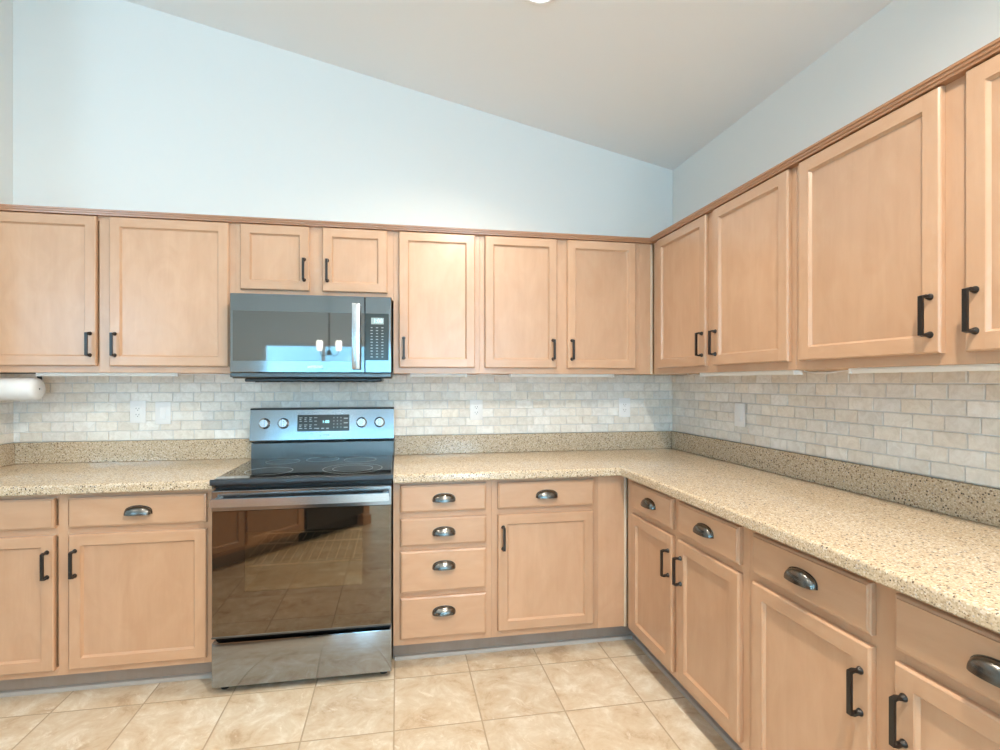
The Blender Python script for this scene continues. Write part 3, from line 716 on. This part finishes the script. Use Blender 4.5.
# ------------------------------------------------------------------ paper towels under the left cabinet
PY, PZ, PR = -0.245, 1.305, 0.055
ph = thing('paper_towel_holder', 'dark paper towel holder screwed under the leftmost wall cabinet', 'holder', (-0.577, PY, UB))
b = MB()
b.box(-0.110, 0.130, 0.045, 0.080, -0.006, -0.0006, 0.001)
b.build('mounting_plate', M_steel2, ph)
for x in (-0.100, 0.118):
    b = MB(); b.box(x-0.010, x+0.010, 0.060, 0.067, PZ-UB-0.004, -0.0006, 0.001)
    b.build('arm', M_black, ph)
b = MB(); b.lathe([(0.006, -0.10), (0.006, 0.155)], (0, 0, PZ-UB), 'x', 12); b.build('rod', M_black, ph)
pt = thing('paper_towel_roll', 'white roll of paper towels hanging under the leftmost wall cabinet', 'paper towels', (-0.577, PY, PZ))
b = MB(); b.lathe([(0.019, -0.108), (PR-0.004, -0.108), (PR, -0.104), (PR, 0.138), (PR-0.004, 0.150), (PR-0.013, 0.157), (0.019, 0.159)], (0, 0, 0), 'x', 64, caps=False)
b.build('towels', M_paper, pt, smooth=60)
b = MB(); b.lathe([(0.0188, -0.108), (0.0188, 0.1585), (0.0065, 0.1585), (0.0065, -0.108), (0.0188, -0.108)], (0, 0, 0), 'x', 24, caps=False); b.build('core', M_paper, pt)

# ------------------------------------------------------------------ ceiling downlights
lab = ['recessed ceiling downlight at the top edge of the photo', 'added unseen fill downlight above the left of the kitchen floor', 'added unseen fill downlight above the right of the kitchen floor',
       'added unseen fill downlight over the dining side', 'added unseen fill downlight halfway to the glass door', 'added unseen fill downlight by the far right wall']
for (x, y), l in zip(CANS, lab):
    t = thing('recessed_light', l, 'ceiling light', (x, y, CEIL(x)-0.001), 0); t.rotation_euler = (0, TILT, 0)
    b = MB(); b.lathe([(0.095, 0.0), (0.094, -0.006), (0.078, -0.012), (0.072, -0.010), (0.070, -0.001)], n=40, caps=False); b.build('trim_ring', M_white, t)
    b = MB(); b.lathe([(0.0715, -0.0035), (0.0715, -0.007)], n=40); b.build('lens', M_lens, t)

# ------------------------------------------------------------------ peninsula across the kitchen (its reflection shows in the oven door)
PROT = math.radians(132.5); PO = (0.566, -3.695, 0)
cabinet('base_cabinet', 'maple peninsula cabinet whose doors are reflected in the oven door', PO, PROT, 1.95, TB, TT, BD,
        frame_for([(0.735, 0.775), (1.235, 1.285), (1.90, 1.95)], TB, TT, BR), 'cabinet', (0.735, 1.95),
        [(0.760, 1.250, d0, d1, 'r', hb), (1.270, 1.925, d0, d1, 'l', hb)], [(0.760, 1.250, r0, r1, 0), (1.270, 1.925, r0, r1, 0)], None, 0.735)
t = thing('dishwasher', 'black dishwasher in the peninsula, reflected in the oven door', 'dishwasher', PO, PROT)
b = MB(); b.box(0.092, 0.728, -0.58, -0.02, 0.10, 0.870); b.build('tub', M_black, t, smooth=0)
b = MB(); b.box(0.092, 0.728, -0.630, -0.581, 0.12, 0.74, 0.004); b.build('door', M_black, t)
b = MB(); b.box(0.092, 0.728, -0.634, -0.581, 0.745, 0.868, 0.004); cpn = b.build('control_panel', M_panel, t)
b = MB(); b.lathe([(0.022, -0.634), (0.021, -0.648), (0.016, -0.650)], (0.62, 0, 0.805), 'y', 24); b.build('dial', M_bar, cpn)
b = MB(); b.box(0.092, 0.728, -0.54, -0.50, 0.004, 0.099); b.build('toe_kick', M_dark, t, smooth=0)
t = thing('end_post', 'square maple post at the open end of the peninsula', 'post', PO, PROT)
b = MB(); b.box(0.0, 0.086, -0.61, -0.0, 0.001, TT, 0.003); b.build('shaft', M_wv, t); b = MB(); b.box(-0.012, 0.0905, -0.622, 0.0, 0.001, 0.09, 0.004); b.build('plinth', M_wh, t)
t = thing('countertop', 'speckled quartz countertop on the peninsula behind the camera', 'countertop', PO, PROT)
b = MB(); b.prism(edge(-CE, 0.25), -0.03, 1.97, 'x'); b.build('slab', M_quartz, t)
# chandelier over the dining table (reflected in the microwave)
hx, hy = 0.36, -5.0
t = thing('chandelier', 'small chandelier with lit glass shades, reflected in the microwave window', 'chandelier', (hx, hy, 0))
b = MB(); b.lathe([(0.06, CEIL(hx)-0.035), (0.06, CEIL(hx)-0.004)], n=24); b.build('ceiling_canopy', M_bronze, t)
b = MB(); b.lathe([(0.008, 1.70), (0.03, 1.71), (0.03, 1.76), (0.009, 1.78), (0.009, CEIL(hx)-0.035)], n=16); b.build('stem', M_bronze, t)
for k in range(2):
    a = math.pi*k; ca, sa = math.cos(a), math.sin(a)
    q = MB(); q.tube([(0.02*ca, 0.02*sa, 1.73), (0.06*ca, 0.06*sa, 1.69), (0.11*ca, 0.11*sa, 1.71), (0.125*ca, 0.125*sa, 1.765)], 0.006); q.build('arm', M_bronze, t)
    q = MB(); q.lathe([(0.022, 1.765), (0.034, 1.78), (0.040, 1.85), (0.036, 1.90), (0.032, 1.90), (0.034, 1.85), (0.02, 1.775)], (0.125*ca, 0.125*sa, 0), n=20); q.build('shade', M_lens, t)
